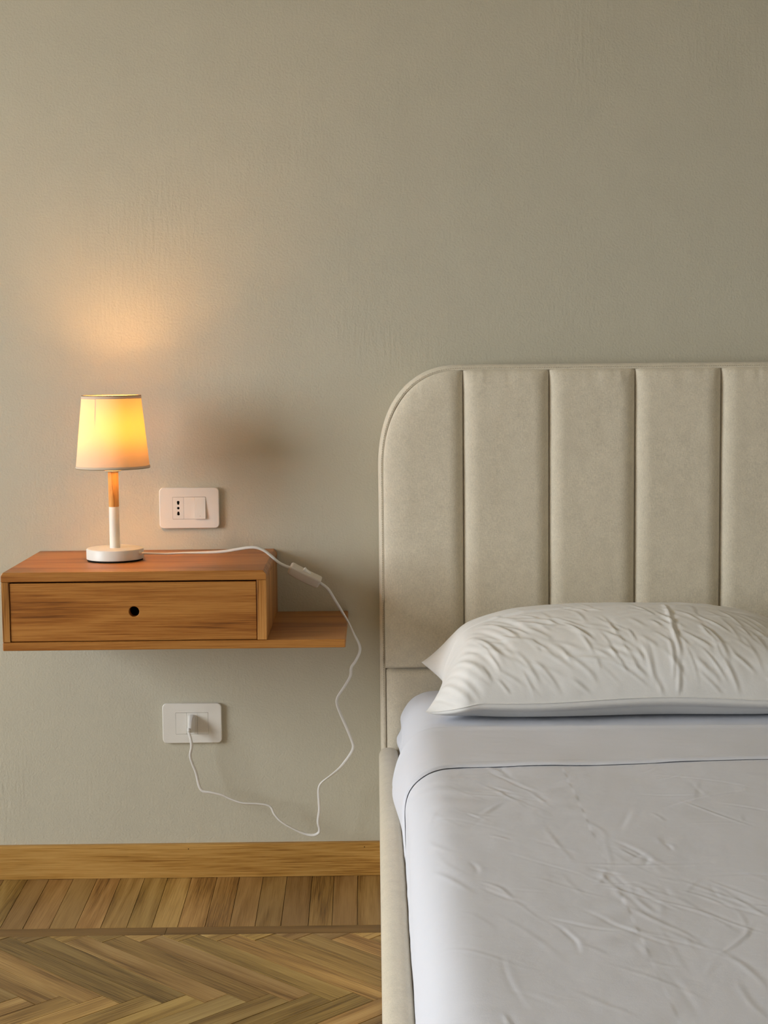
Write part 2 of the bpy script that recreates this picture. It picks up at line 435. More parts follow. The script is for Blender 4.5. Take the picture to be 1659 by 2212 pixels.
# narrow strip in two runs
plank([(-1.4, -0.358), (-0.4095, -0.358), (-0.4095, -0.3168), (-1.4, -0.3168)], 0, MAT['oak_strip'], rnd)
plank([(-0.4088, -0.358), (0.15, -0.358), (0.15, -0.3168), (-0.4088, -0.3168)], 0, MAT['oak_strip'], rnd)
# herringbone field
L, W = 0.42, 0.051
q = math.sqrt(0.5)
EA = (-0.1900, -0.6550)                     # far corner of one plank end (a = L, b = W)
def ab(a, b): return (EA[0] + (a - L) * q + (b - W) * q, EA[1] - (a - L) * q + (b - W) * q)
count = 0
for mrow in range(-2, 4):
    for n_ in range(-26, 20):
        oa, ob = n_ * W + mrow * L, n_ * W - mrow * L
        for kind in 'AB':
            if kind == 'A': x0, x1, y0, y1 = oa, oa + L, ob, ob + W
            else: x0, x1, y0, y1 = oa + L, oa + L + W, ob + W - L, ob + W
            g = GAP
            poly = [ab(x0 + g, y0 + g), ab(x1 - g, y0 + g), ab(x1 - g, y1 - g), ab(x0 + g, y1 - g)]
            poly = clip_y(poly, -0.3588)
            if len(poly) < 3: continue
            area = 0.5 * abs(sum(poly[i][0] * poly[(i + 1) % len(poly)][1] - poly[(i + 1) % len(poly)][0] * poly[i][1] for i in range(len(poly))))
            if area < 2e-4: continue
            mx_, my_ = max(p[0] for p in poly), max(p[1] for p in poly); mn_, mny = min(p[0] for p in poly), min(p[1] for p in poly)
            if mx_ < -1.25 or mn_ > 0.06 or my_ < -1.45: continue
            plank(poly, -math.pi / 4 if kind == 'A' else math.pi / 4, MAT['oak_floor'], rnd); count += 1

# baseboard
bm = loops_bm([[(x, -0.0002, 0.0005), (x, -0.0142, 0.0005), (x, -0.0142, 0.068), (x, -0.0125, 0.0706), (x, -0.010, 0.0716), (x, -0.0002, 0.0716)] for x in (RX0, RX1)])
bb = bm_obj('baseboard_back', bm, MAT['oak_base']); tag(bb, 'pale oak baseboard along the foot of the wall', 'baseboard', kind='structure')
for x in (-0.401, -0.029):
    o = bm_obj('nail_hole', loops_bm([[(x + r_ * math.cos(t), y_, 0.0625 + r_ * math.sin(t)) for t in np.linspace(0, 2 * np.pi, 10, endpoint=False)] for r_, y_ in ((0.0012, -0.0140), (0.0010, -0.01435))]), MAT['black'], bb)

# ------------------------------------------------------------------ nightstand
ns = empty('wall_nightstand', (-0.38, 0, 0.549))
tag(ns, 'honey coloured wooden wall-mounted nightstand with one drawer and an open side shelf', 'nightstand')
XL, XR, XS, YF, ZT = -0.7022, -0.2045, -0.0575, -0.35, 0.698
def extr_y(prof, y0, y1, bev=0.0012):
    bm = loops_bm([[(x, y, z) for x, z in prof] for y in (y0, y1)])
    bmesh.ops.recalc_face_normals(bm, faces=bm.faces)
    if bev: bmesh.ops.bevel(bm, geom=bm.edges[:], offset=bev, segments=2, profile=0.5, affect='EDGES')
    return bm
bm_obj('top_panel', extr_y([(XL, 0.680), (XL, 0.692), (XL + 0.004, ZT), (XR - 0.006, ZT), (XR, 0.690), (XR, 0.680)], -0.001, YF), MAT['teak'], ns)
bm_obj('bottom_panel', extr_y([(XL, 0.5495), (XS, 0.5495), (XS, 0.5655), (XL, 0.5655)], -0.001, YF, 0.002), MAT['teak'], ns)
bm_obj('side_panel', box_bm(XL + 0.0005, XL + 0.0148, YF + 0.0008, -0.001, 0.566, 0.6795, 0.001), MAT['teak_end'], ns)
bm_obj('side_panel', box_bm(XR - 0.0185, XR - 0.0004, YF + 0.0008, -0.001, 0.566, 0.6795, 0.001), MAT['teak_end'], ns)
bm_obj('back_panel', box_bm(XL + 0.015, XR - 0.019, -0.012, -0.001, 0.566, 0.6795), MAT['teak'], ns)
# drawer: front with a finger hole and a box behind it
dx0, dx1, dz0, dz1 = XL + 0.0158, XR - 0.0197, 0.5668, 0.6768
dcx, dcz = (dx0 + dx1) / 2, (dz0 + dz1) / 2
K = 12
def dl(y, inset=0.0): return [(dcx + x, y, dcz + z) for x, z in rr(dx1 - dx0 - 2 * inset, dz1 - dz0 - 2 * inset, 0.001, k=K)]
def hl(y, r): return [(-0.4541 + x, y, 0.6218 + z) for x, z in rr(2 * r, 2 * r, r * 0.999, k=K)]
bm = loops_bm([hl(-0.328, 0.0098), hl(-0.3465, 0.0098), hl(-0.3473, 0.0106), dl(-0.3473, 0.0008), dl(-0.3465), dl(-0.328)], False, False)
dr = bm_obj('drawer', bm, MAT['teak'], ns)
dr['label'] = 'drawer front with a round black finger hole'
bm = bmesh.new()
add_box(bm, dx0 + 0.004, dx0 + 0.016, -0.327, -0.03, 0.572, 0.665); add_box(bm, dx1 - 0.016, dx1 - 0.004, -0.327, -0.03, 0.572, 0.665)
add_box(bm, dx0 + 0.016, dx1 - 0.016, -0.04, -0.03, 0.572, 0.665); add_box(bm, dx0 + 0.016, dx1 - 0.016, -0.327, -0.04, 0.572, 0.577)
bm_obj('drawer_box', bm, MAT['teak'], dr)

# ------------------------------------------------------------------ wall plates
def sock_plate(name, X, Z, label, kinds):
    root = empty(name, (X, 0, Z)); tag(root, label, 'socket')
    w, h, t = 0.1245, 0.0850, 0.0085
    iw, ih = 0.0684, 0.0462
    def lp(W_, H_, r, y): return [(X + x, y, Z + z) for x, z in rr(W_, H_, r)]
    bm = loops_bm([lp(iw, ih, 0.0006, -0.001), lp(iw, ih, 0.0006, -t + 0.0003), lp(iw + 0.0006, ih + 0.0006, 0.0008, -t),
                   lp(w - 0.003, h - 0.003, 0.0075, -t), lp(w - 0.0010, h - 0.0010, 0.0085, -t + 0.0008), lp(w, h, 0.009, -t + 0.0022), lp(w, h, 0.009, -0.003), lp(w - 0.004, h - 0.004, 0.007, -0.0005)], False, False)
    me_o = bm_obj('cover_plate', bm, MAT['white_plastic'], root, sm=True)
    me_o.data.set_sharp_from_angle(angle=math.radians(14))
    bm_obj('inner_frame', box_bm(X - iw / 2, X + iw / 2, -0.0018, -0.0004, Z - ih / 2, Z + ih / 2), MAT['grey_mark'], root)
    mw, mh = 0.0224, 0.0454
    for k, kd in enumerate(kinds):
        cx = X + (k - 1) * 0.0227
        if kd == 'blank':
            bm_obj('blank_module', box_bm(cx - mw / 2, cx + mw / 2, -0.0087, -0.002, Z - mh / 2, Z + mh / 2, 0.0004), MAT['white_plastic'], root)
        elif kd == 'switch':
            bm = loops_bm([[(cx + sx * mw / 2, y, z) for y, z in ((-0.002, Z - mh / 2), (-0.0125, Z - mh / 2), (-0.0128, Z - mh / 2 + 0.0006), (-0.0090, Z + mh / 2 - 0.0004), (-0.0086, Z + mh / 2), (-0.002, Z + mh / 2))] for sx in (-1, 1)])
            sw = bm_obj('switch_rocker', bm, MAT['white_plastic'], root)
            bm_obj('rocker_dot', loops_bm([[(cx + 0.0006 * math.cos(a), y, Z - 0.0165 + 0.0006 * math.sin(a)) for a in np.linspace(0, 2 * np.pi, 8, endpoint=False)] for y in (-0.012, -0.01255)]), MAT['grey_mark'], sw)
        else:
            o = bm_obj('socket_module', box_bm(cx - mw / 2, cx + mw / 2, -0.0087, -0.0062, Z - mh / 2, Z + mh / 2, 0.0003), MAT['white_plastic'], root)
            if kd == 'socket':
                # five round openings cut through the face, two pairs overlapping
                bmc = bmesh.new()
                for zz, r in ((0.0123, 0.0029), (0.0092, 0.0023), (0.0, 0.0027), (-0.0092, 0.0023), (-0.0123, 0.0029)):
                    bmc2 = loops_bm([[(cx + r * math.cos(a), y, Z + zz + r * math.sin(a)) for a in np.linspace(0, 2 * np.pi, 20, endpoint=False)] for y in (-0.02, 0.0)])
                    bmesh.ops.recalc_face_normals(bmc2, faces=bmc2.faces)
                    me = bpy.data.meshes.new('cut'); bmc2.to_mesh(me); bmc2.free()
                    cut = bpy.data.objects.new('cut', me); COL.objects.link(cut); cut.parent = root; cut.location = -Vector(root.location)
                    md = o.modifiers.new('b', 'BOOLEAN'); md.operation = 'DIFFERENCE'; md.object = cut; md.solver = 'EXACT'
                    bpy.context.view_layer.update()
                    dg = bpy.context.evaluated_depsgraph_get()
                    nm = bpy.data.meshes.new_from_object(o.evaluated_get(dg)); o.modifiers.clear(); o.data = nm
                    bpy.data.objects.remove(cut, do_unlink=True)
                bmc.free()
            bm_obj('contact_block', box_bm(cx - mw / 2 + 0.001, cx + mw / 2 - 0.001, -0.0060, -0.0019, Z - mh / 2 + 0.001, Z + mh / 2 - 0.001), MAT['black'], o)
    return root
sock_plate('wall_socket', -0.3848, 0.7853, 'white wall plate with socket and light switch above the nightstand', ('socket', 'blank', 'switch'))
sock_plate('wall_socket', -0.3884, 0.3309, 'white wall plate holding the lamp plug below the nightstand', ('blank', 'plugged', 'blank'))

# ------------------------------------------------------------------ table lamp
LX, LY, LZ = -0.5155, -0.1670, 0.6982
lamp = empty('table_lamp', (LX, LY, LZ))
tag(lamp, 'lit bedside lamp with white cloth shade and wood and white stem on the nightstand', 'lamp')
base = lathe_obj('base', [(0.0, LZ + 0.003), (0.0552, LZ + 0.003), (0.0562, LZ + 0.004), (0.0562, LZ + 0.0222), (0.0550, LZ + 0.0238), (0.0535, LZ + 0.0243), (0.0, LZ + 0.0243)], LX, LY, MAT['white_metal'], lamp, 96)
lathe_obj('foot_pad', [(0.0, LZ), (0.0545, LZ), (0.0545, LZ + 0.003), (0.0, LZ + 0.003)], LX, LY, MAT['black'], base, 64)
gx, gy, gz = -0.4650, -0.1885, LZ + 0.0158
gd = Vector((gx - LX, gy - LY, 0)).normalized()
bm = bmesh.new(); bmesh.ops.create_cone(bm, cap_ends=True, segments=20, radius1=0.0036, radius2=0.0028, depth=0.007)
bmesh.ops.transform(bm, verts=bm.verts, matrix=Matrix.Translation((gx + gd.x * 0.002, gy + gd.y * 0.002, gz)) @ gd.to_track_quat('Z', 'Y').to_matrix().to_4x4())
bm_obj('cord_grommet', bm, MAT['white_plastic'], base, sm=True)
lathe_obj('lower_stem', [(0.0, LZ + 0.0240), (0.0102, LZ + 0.0240), (0.0100, 0.8040), (0.0, 0.8040)], LX, LY, MAT['white_metal'], lamp, 40)
lathe_obj('upper_stem', [(0.0, 0.8041), (0.00985, 0.8041), (0.0101, 0.8048), (0.0102, 0.8735), (0.0, 0.8735)], LX, LY, MAT['stem_wood'], lamp, 40)
lathe_obj('collar_with_light_cup', [(0.0, 0.8734), (0.0135, 0.8736), (0.0165, 0.8755), (0.0165, 0.8785), (0.0140, 0.8800), (0.0145, 0.915), (0.0255, 0.9285), (0.0255, 0.9300), (0.0130, 0.9290), (0.0, 0.9285)], LX, LY, MAT['white_plastic'], lamp, 40)  # collar below; the unseen flared cup on top is added to block downward light
SB, ST, RB, RT = 0.8815, 1.0228, 0.0722, 0.0577
def rs(z): return RB + (RT - RB) * (z - SB) / (ST - SB)
shade = lathe_obj('shade', [(rs(z), z) for z in np.linspace(SB, ST, 24)], LX, LY, MAT['shade'], lamp, 96, sharp=False)
lathe_obj('lower_trim', [(rs(SB) + 0.0002, SB - 0.0004), (rs(SB) + 0.0009, SB + 0.0004), (rs(SB + 0.004) + 0.0009, SB + 0.004), (rs(SB + 0.0043) + 0.0002, SB + 0.0043)], LX, LY, MAT['shade'], shade, 96)
lathe_obj('upper_trim', [(rs(ST - 0.0052) + 0.0002, ST - 0.0052), (rs(ST - 0.005) + 0.0007, ST - 0.0048), (rs(ST) + 0.0007, ST), (rs(ST) + 0.0002, ST + 0.0002)], LX, LY, MAT['shade'], shade, 96)
def torus(name, R_, r_, z, mat, parent, n=72, m_=8):
    a = np.linspace(0, 2 * np.pi, n, endpoint=False); b2 = np.linspace(0, 2 * np.pi, m_, endpoint=False)
    A, B = np.meshgrid(a, b2, indexing='ij')
    P = np.stack([LX + (R_ + r_ * np.cos(B)) * np.cos(A), LY + (R_ + r_ * np.cos(B)) * np.sin(A), z + r_ * np.sin(B)], -1)
    return link(name, grid_mesh(name, P, True, True), mat, parent)
torus('rim_wire', rs(ST), 0.0010, ST + 0.0004, MAT['rim'], shade)
torus('rim_wire', rs(SB), 0.0009, SB - 0.0002, MAT['rim'], shade)
# fitter: small ring on the socket with three arms up to the rim
fit_pts = []
torus('fitter_ring', 0.0150, 0.0012, 0.9235, MAT['white_metal'], shade, 32, 6)
for a in (math.radians(248), math.radians(8), math.radians(128)):
    c_, s_ = math.cos(a), math.sin(a)
    p = catmull([(LX + 0.015 * c_, LY + 0.015 * s_, 0.9235), (LX + 0.030 * c_, LY + 0.030 * s_, 0.938), (LX + (rs(0.985) - 0.004) * c_, LY + (rs(0.985) - 0.004) * s_, 0.978), (LX + (rs(1.02) - 0.0012) * c_, LY + (rs(1.02) - 0.0012) * s_, 1.021)], 6)
    link('fitter_arm', grid_mesh('fitter_arm', sweep(p, 0.0011, 0.0011, None, 6), closed_v=True), MAT['white_metal'], shade)
lathe_obj('bulb', [(0.0, 0.9250), (0.012, 0.9250), (0.013, 0.936), (0.0185, 0.947), (0.0220, 0.958), (0.0222, 0.967), (0.0195, 0.978), (0.0120, 0.9855), (0.0, 0.988)], LX, LY, MAT['bulb'], lamp, 32, sharp=False)

CORD = [(-0.4627,-0.1880,0.7142), (-0.4521,-0.1860,0.7130), (-0.4392,-0.1800,0.7116), (-0.4128,-0.1720,0.7099), (-0.3767,-0.1670,0.7106), (-0.3402,-0.1650,0.7106), (-0.3035,-0.1650,0.7121), (-0.2759,-0.1650,0.7160), (-0.2528,-0.1650,0.7194), (-0.2363,-0.1650,0.7193), (-0.2208,-0.1650,0.7135), (-0.2063,-0.1650,0.7023), (-0.1918,-0.1650,0.6892), (-0.1799,-0.1650,0.6825), (-0.1690,-0.1650,0.6783), (-0.1406,-0.1650,0.6640), (-0.1116,-0.1600,0.6477), (-0.0952,-0.1580,0.6342), (-0.0826,-0.1550,0.6131), (-0.0682,-0.1500,0.5879), (-0.0547,-0.1450,0.5635), (-0.0439,-0.1400,0.5391), (-0.0340,-0.1350,0.5174), (-0.0332,-0.1300,0.5013), (-0.0419,-0.1260,0.4817), (-0.0506,-0.1220,0.4678), (-0.0527,-0.1180,0.4499), (-0.0633,-0.1140,0.4302), (-0.0788,-0.1100,0.4056), (-0.0810,-0.1060,0.3904), (-0.0747,-0.1020,0.3703), (-0.0628,-0.0960,0.3399), (-0.0519,-0.0900,0.3094), (-0.0492,-0.0880,0.2944), (-0.0571,-0.0850,0.2772), (-0.0766,-0.0800,0.2509), (-0.0960,-0.0770,0.2338), (-0.1154,-0.0740,0.2186), (-0.1224,-0.0710,0.2042), (-0.1220,-0.0660,0.1773), (-0.1214,-0.0630,0.1568), (-0.1247,-0.0600,0.1314), (-0.1222,-0.0570,0.1157), (-0.1243,-0.0550,0.1062), (-0.1360,-0.0530,0.1008), (-0.1564,-0.0500,0.1042), (-0.1853,-0.0480,0.1178), (-0.2046,-0.0460,0.1303), (-0.2170,-0.0450,0.1450), (-0.2254,-0.0450,0.1609), (-0.2476,-0.0450,0.1661), (-0.2814,-0.0450,0.1685), (-0.3055,-0.0440,0.1764), (-0.3246,-0.0440,0.1855), (-0.3487,-0.0440,0.1917), (-0.3651,-0.0430,0.1946), (-0.3726,-0.0430,0.2065), (-0.3780,-0.0420,0.2329), (-0.3853,-0.0420,0.2527), (-0.3897,-0.0420,0.2705), (-0.3864,-0.0420,0.2901), (-0.3885,-0.0420,0.3068), (-0.3931,-0.0410,0.3223), (-0.3942,-0.0350,0.3268)]
def flat_cord(name, pts, parent, ph):
    p = catmull(pts, 7); n = len(p)
    s = np.concatenate([[0], np.cumsum(np.linalg.norm(np.diff(p, axis=0), axis=1))])
    tw = ph + 1.3 * np.sin(s * 11 + ph) + 0.7 * np.sin(s * 23 + 1)
    me = grid_mesh(name, sweep(p, 0.0031, 0.0020, tw, 12), closed_v=True)
    return link(name, me, MAT['cord'], parent)
I0 = 14      # the cord enters the inline switch here and leaves it two points on
c1 = flat_cord('power_cord', CORD[:I0 + 1], lamp, 0.2)
c2 = flat_cord('power_cord', CORD[I0 + 2:], lamp, 1.1)
# inline switch
pA, pB = Vector(CORD[I0]), Vector(CORD[I0 + 2]); mid = (pA + pB) / 2; ax = (pB - pA).normalized(); ln = (pB - pA).length + 0.003
up = Vector((0, -0.42, 1.0)); up = (up - ax * up.dot(ax)).normalized(); sd = up.cross(ax).normalized()
fr = Matrix((ax, sd, up)).transposed().to_4x4(); fr.translation = mid
sec = []
for t, sy, sz in ((-1.0, .55, .55), (-.985, .80, .80), (-.94, .94, .94), (-.86, 1, 1), (-.3, 1.0, 1.03), (.3, 1.0, 1.03), (.86, 1, 1), (.94, .94, .94), (.985, .80, .80), (1.0, .55, .55)):
    sec.append([fr @ Vector((t * ln / 2, x, z - 0.0016 * (1 - t * t))) for x, z in rr(0.0205 * sy, 0.0215 * sz, 0.0042 * min(sy, sz))])
isw = bm_obj('inline_switch', loops_bm(sec), MAT['switch'], lamp, sm=True); isw.data.set_sharp_from_angle(angle=math.radians(60))
rk = [[fr @ Vector((x, s_ * 0.0042, z)) for x, z in ((-0.0085, 0.0085), (-0.0085, 0.0115), (-0.0062, 0.0150), (-0.0030, 0.0128), (0.0085, 0.0105), (0.0100, 0.0085))] for s_ in (-1, 1)]
bm = loops_bm(rk); bmesh.ops.recalc_face_normals(bm, faces=bm.faces); bmesh.ops.bevel(bm, geom=bm.edges[:], offset=0.0006, segments=2, profile=0.5, affect='EDGES')
bm_obj('rocker', bm, MAT['white_plastic'], isw)
# plug: flat body tapering to the cord
PX, PZ = -0.3884, 0.3316
sec = []
for y, w, h, dz, dx in ((-0.0089, 0.0130, 0.0350, 0.0, 0), (-0.0125, 0.0145, 0.0375, 0.0, 0), (-0.0180, 0.0140, 0.0360, 0.0, 0), (-0.026, 0.0105, 0.0320, -0.0005, 0), (-0.033, 0.0080, 0.0255, -0.0025, -0.0005), (-0.0385, 0.0068, 0.0160, -0.0055, -0.001), (-0.0405, 0.0050, 0.0100, -0.0070, -0.001)):
    sec.append([(PX + dx + x, y, PZ + dz + z) for x, z in rr(w, h, min(w, h) * 0.32)])
plug = bm_obj('plug', loops_bm(sec), MAT['cord'], lamp, sm=True); plug.data.set_sharp_from_angle(angle=math.radians(55))
ce = Vector(CORD[-2]); 
p = catmull([(PX - 0.001, -0.037, PZ - 0.006), tuple((Vector((PX - 0.001, -0.038, PZ - 0.006)) + ce) / 2 + Vector((0, -0.003, 0.0))), tuple(ce)], 6)
link('strain_relief', grid_mesh('strain_relief', sweep(p, 0.0036, 0.0030, None, 10), closed_v=True), MAT['cord'], plug)

# ------------------------------------------------------------------ bed frame
bed = empty('bed_frame', (0.875, -1.1, 0))
tag(bed, 'beige upholstered bed frame with a channel-tufted rounded headboard', 'bed')
HL, HR, HT, HY = 0.0078, 1.7427, 1.0765, -0.100
RXC, RZC, PE = 0.170, 0.212, 2.3
def outline(inset, n=40):
    """left foot -> over the rounded corners -> right foot, as (x, z)"""
    pts = [(HL + inset, 0.0), (HL + inset, 0.2), (HL + inset, 0.4), (HL + inset, 0.6), (HL + inset, 0.75)]
    rx, rz = RXC - inset, RZC - inset
    arc = []
    for i in range(n + 1):
        a = math.pi / 2 * i / n
        arc.append((HL + RXC - rx * math.cos(a) ** (2 / PE), HT - RZC + rz * math.sin(a) ** (2 / PE)))
    pts += arc
    xm = (HL + HR) / 2
    for x in np.linspace(HL + RXC, xm, 14)[1:]: pts.append((float(x), HT - inset))
    return pts + [(2 * xm - x, z) for x, z in reversed(pts[:-1])]
wob = lambda x, z: 0.0011 * mnoise.noise(Vector((x * 9, z * 9, 3.3)))
# edge band: rolled gusset between the front seam and the wall
prof = [(0.0112, HY + 0.0107), (0.0104, HY + 0.0101), (0.0088, HY + 0.0094), (0.0052, HY + 0.0104), (0.0016, HY + 0.0155), (0.0, HY + 0.025), (0.0, HY + 0.05), (0.0012, -0.006), (0.006, -0.0008)]
P = np.zeros((len(prof), len(outline(0)), 3))
for i, (ins, y) in enumerate(prof):
    for j, (x, z) in enumerate(outline(ins)):
        w_ = wob(x, z)
        P[i, j] = (x + (w_ if x < 0.1 else 0), y, max(z, 0.004) + (w_ if z > 1.0 else 0))
link('edge_band', grid_mesh('edge_band', P), MAT['uphol'], bed)
# vertical channels
seam_x = [HL + 0.0105, 0.1802] + [0.1802 + 0.1736 * k for k in range(1, 9)] + [HR - 0.0105]
ol = np.array(outline(0.0105, 160))
def top_at(x):
    xm = (HL + HR) / 2; xx = x if x <= xm else 2 * xm - x
    u = np.clip((HL + RXC - xx) / (RXC - 0.0105), 0, 1)
    return HT - RZC + (RZC - 0.0105) * (1 - u ** PE) ** (1 / PE)
def puff(d, r, h): return h * np.sqrt(np.clip(1 - (1 - np.clip(d / r, 0, 1)) ** 2, 0, 1))
for k in range(10):
    x0, x1 = seam_x[k], seam_x[k + 1]
    nx, nz = 72, 150
    tx = np.linspace(0, 1, nx); tx = 0.5 - 0.5 * np.cos(np.pi * tx) * (0.55 + 0.45 * np.abs(np.cos(np.pi * tx)))
    tz = np.linspace(0, 1, nz); tz = tz + 0.08 * np.sin(2 * np.pi * tz) / (2 * np.pi) * -1
    X = np.repeat((x0 + (x1 - x0) * tx)[:, None], nz, 1)
    ZT_ = np.array([top_at(x) for x in X[:, 0]])[:, None]
    Z = 0.461 + (ZT_ - 0.461) * tz[None, :]
    # seams sway slightly
    sw = 0.0010
    dxl, dxr = X - x0, x1 - X
    if k in (0, 9):
        seg = ol[(ol[:, 1] > 0.45)]
        D = np.full(X.shape, 9.0)
        for i in range(len(seg) - 1):
            a, b2 = seg[i], seg[i + 1]; ab_ = b2 - a; l2 = ab_ @ ab_
            if abs(a[0] - (x0 + x1) / 2) > 0.25: continue
            t = np.clip(((X - a[0]) * ab_[0] + (Z - a[1]) * ab_[1]) / l2, 0, 1)
            D = np.minimum(D, np.hypot(X - a[0] - t * ab_[0], Z - a[1] - t * ab_[1]))
        dout = D; din = dxr if k == 0 else dxl
        h = (0.29 + 0.71 * puff(dout, 0.055, 1)) * puff(din, 0.032, 1)
    else:
        h = puff(dxl, 0.032, 1) * puff(dxr, 0.032, 1) * (0.29 + 0.71 * puff(ZT_ - Z, 0.040, 1))
    h = h * (0.55 + 0.45 * puff(Z - 0.461, 0.010, 1))
    amp = 0.0195 + 0.0012 * fbm(X * 6 + k, Z * 5)
    Y = -0.0845 - amp * h + 0.0003 * fbm(X * 20, Z * 14 + k * 3) * h
    # tiny pulls just under the top seam
    Y += 0.0012 * np.exp(-((ZT_ - Z) / 0.03) ** 2) * fbm(X * 45, Z * 8) * h
    XX = X + sw * fbm(np.full_like(Z, k + (0 if True else 1)) * 3.1, Z * 4) * np.minimum(1, np.minimum(dxl, dxr) / 0.03)
    link('headboard_channel', grid_mesh('headboard_channel', np.stack([XX, Y, Z], -1)), MAT['uphol'], bed)
# plain lower panel of the headboard
nx, nz = 220, 90
X, Z = np.meshgrid(np.linspace(HL + 0.0105, HR - 0.0105, nx), np.linspace(0.004, 0.4605, nz), indexing='ij')
h = puff(X - HL - 0.0105, 0.03, 1) * puff(HR - 0.0105 - X, 0.03, 1) * puff(0.4605 - Z, 0.016, 1)
Y = -0.0855 - 0.0145 * h
link('headboard_lower_panel', grid_mesh('headboard_lower_panel', np.stack([X, Y, Z], -1)), MAT['uphol'], bed)
bm_obj('headboard_core', box_bm(HL + 0.02, HR - 0.02, -0.080, -0.002, 0.004, 0.86), MAT['uphol'], bed)
# stitching line on the edge band
bm = bmesh.new(); path = np.array(outline(0.0120, 60)); path = path[path[:, 1] > 0.3]
seglen = np.concatenate([[0], np.cumsum(np.linalg.norm(np.diff(path, axis=0), axis=1))])
for s in np.arange(0.0, seglen[-1], 0.0046):
    a = np.array([np.interp(s, seglen, path[:, 0]), np.interp(s, seglen, path[:, 1])]); b2 = np.array([np.interp(s + 0.0026, seglen, path[:, 0]), np.interp(s + 0.0026, seglen, path[:, 1])])
    # push outwards onto the roll
    dirn = (b2 - a) / max(1e-6, np.linalg.norm(b2 - a)); nrm = np.array([-dirn[1], dirn[0]])
    a, b2 = a + nrm * 0.0050, b2 + nrm * 0.0050; y = HY + 0.0094; r = 0.0004
    vs = [bm.verts.new((p[0] + nrm[0] * o1, y + o2, p[1] + nrm[1] * o1)) for p in (a, b2) for o1, o2 in ((-r, 0), (0, -r), (r, 0), (0, r))]
    for i in range(4): bm.faces.new((vs[i], vs[(i + 1) % 4], vs[4 + (i + 1) % 4], vs[4 + i]))
MAT['thread'] = plain('beige_thread', s2l((176, 163, 138)), 0.8, 0.1)
st = bm_obj('stitching', bm, MAT['thread'], bed)
# side rails, foot rail and slatted deck
def rail(name, x0, x1, y0, y1, z0, z1, r=0.017):
    bm = box_bm(x0, x1, y0, y1, z0, z1, r, 6)
    o = bm_obj(name, bm, MAT['uphol'], bed, sm=True); return o
rail('side_rail', 0.0035, 0.0435, -2.150, -0.099, 0.004, 0.300)
rail('side_rail', HR - 0.0405, HR - 0.0005, -2.150, -0.099, 0.004, 0.300)
rail('foot_rail', 0.0445, HR - 0.0415, -2.150, -2.105, 0.004, 0.300)
bm_obj('deck', box_bm(0.0445, HR - 0.042, -2.104, -0.105, 0.15, 0.1995), MAT['oak_base'], bed)

# ------------------------------------------------------------------ mattress and sheets
MX0, MX1, MY0, MY1, MT = 0.0475, 1.6985, -0.108, -2.100, 0.4225
def wrap(s0, x0, x1, top, r, drop):
    """arc-length s -> (x, fall below the top) over a rounded edge on both sides; s runs 0..total"""
    side = drop - r; arc = r * math.pi / 2; flat = (x1 - x0) - 2 * r; tot = 2 * (side + arc) + flat
    s = np.asarray(s0) * tot
    m_ = s > tot / 2; t = np.where(m_, tot - s, s)
    # the edge eases into the flat top: blur the plain section along its length
    tf = np.linspace(0, tot / 2, 2400); af = np.clip((tf - side) / r, 0, math.pi / 2)
    xf = np.where(tf < side, 0, np.where(tf < side + arc, r * (1 - np.cos(af)), r + (tf - side - arc)))
    ff = np.where(tf < side, drop - tf, np.where(tf < side + arc, r * (1 - np.sin(af)), 0.0))
    kw = int(0.035 / (tf[1] - tf[0])); ker = np.hanning(2 * kw + 1); ker /= ker.sum()
    pad = lambda v: np.convolve(np.concatenate([2 * v[0] - v[kw:0:-1], v, 2 * v[-1] - v[-2:-kw - 2:-1]]), ker, 'valid')
    xf, ff = pad(xf), pad(ff)
    return np.where(m_, x1 - np.interp(t, tf, xf), x0 + np.interp(t, tf, xf)), np.interp(t, tf, ff)
def stops(n, segs):
    out = [segs[0][0]]
    for a, b2, k in segs: out += list(np.linspace(a, b2, k + 1)[1:])
    return np.array(out)
# creases: soft ridge lines ironed into the sheet, clustered as cloth falls
crng = np.random.RandomState(23)
CREASES = []
for (cx, cy, sx_, sy_, n_, a0, asd) in ((0.20, -0.95, 0.06, 0.12, 24, -1.15, 0.35), (0.31, -1.33, 0.05, 0.10, 34, -1.2, 0.5), (0.50, -1.42, 0.10, 0.09, 26, -0.8, 0.3), (0.33, -1.62, 0.09, 0.10, 26, -1.25, 0.4), (0.15, -1.45, 0.04, 0.20, 18, -1.0, 0.35), (0.52, -0.98, 0.16, 0.12, 26, -1.0, 0.8), (0.9, -1.3, 0.3, 0.4, 30, -1.0, 0.8)):
    for i in range(n_):
        CREASES.append((cx + crng.randn() * sx_, cy + crng.randn() * sy_, a0 + crng.randn() * asd, 0.02 + 0.08 * crng.rand() ** 1.5, 0.0027 + 0.0018 * crng.rand(), (0.0002 + 0.0005 * crng.rand() ** 1.5) * (1 if crng.rand() > 0.35 else -1), crng.randn() * 0.10))
def creases(X, Y):
    h = np.zeros_like(X)
    for (cx, cy, a, ln_, w_, am, bend) in CREASES:
        m_ = (np.abs(X - cx) < ln_ + 0.02) & (np.abs(Y - cy) < ln_ + 0.02)
        if not m_.any(): continue
        dx, dy = X[m_] - cx, Y[m_] - cy
        u = dx * math.cos(a) + dy * math.sin(a); v = -dx * math.sin(a) + dy * math.cos(a) - bend * u * u / max(ln_, 0.02)
        h[m_] += am * np.clip(1 - (u / ln_) ** 2, 0, 1) ** 1.2 * (np.exp(-(v / w_) ** 2) - 0.55 * np.exp(-((v - 1.9 * w_) / (1.4 * w_)) ** 2))
    return h
mat_e = empty('mattress', ((MX0 + MX1) / 2, -1.1, 0.2))
tag(mat_e, 'mattress in a white fitted sheet, seen at the bed head under the pillow', 'mattress')
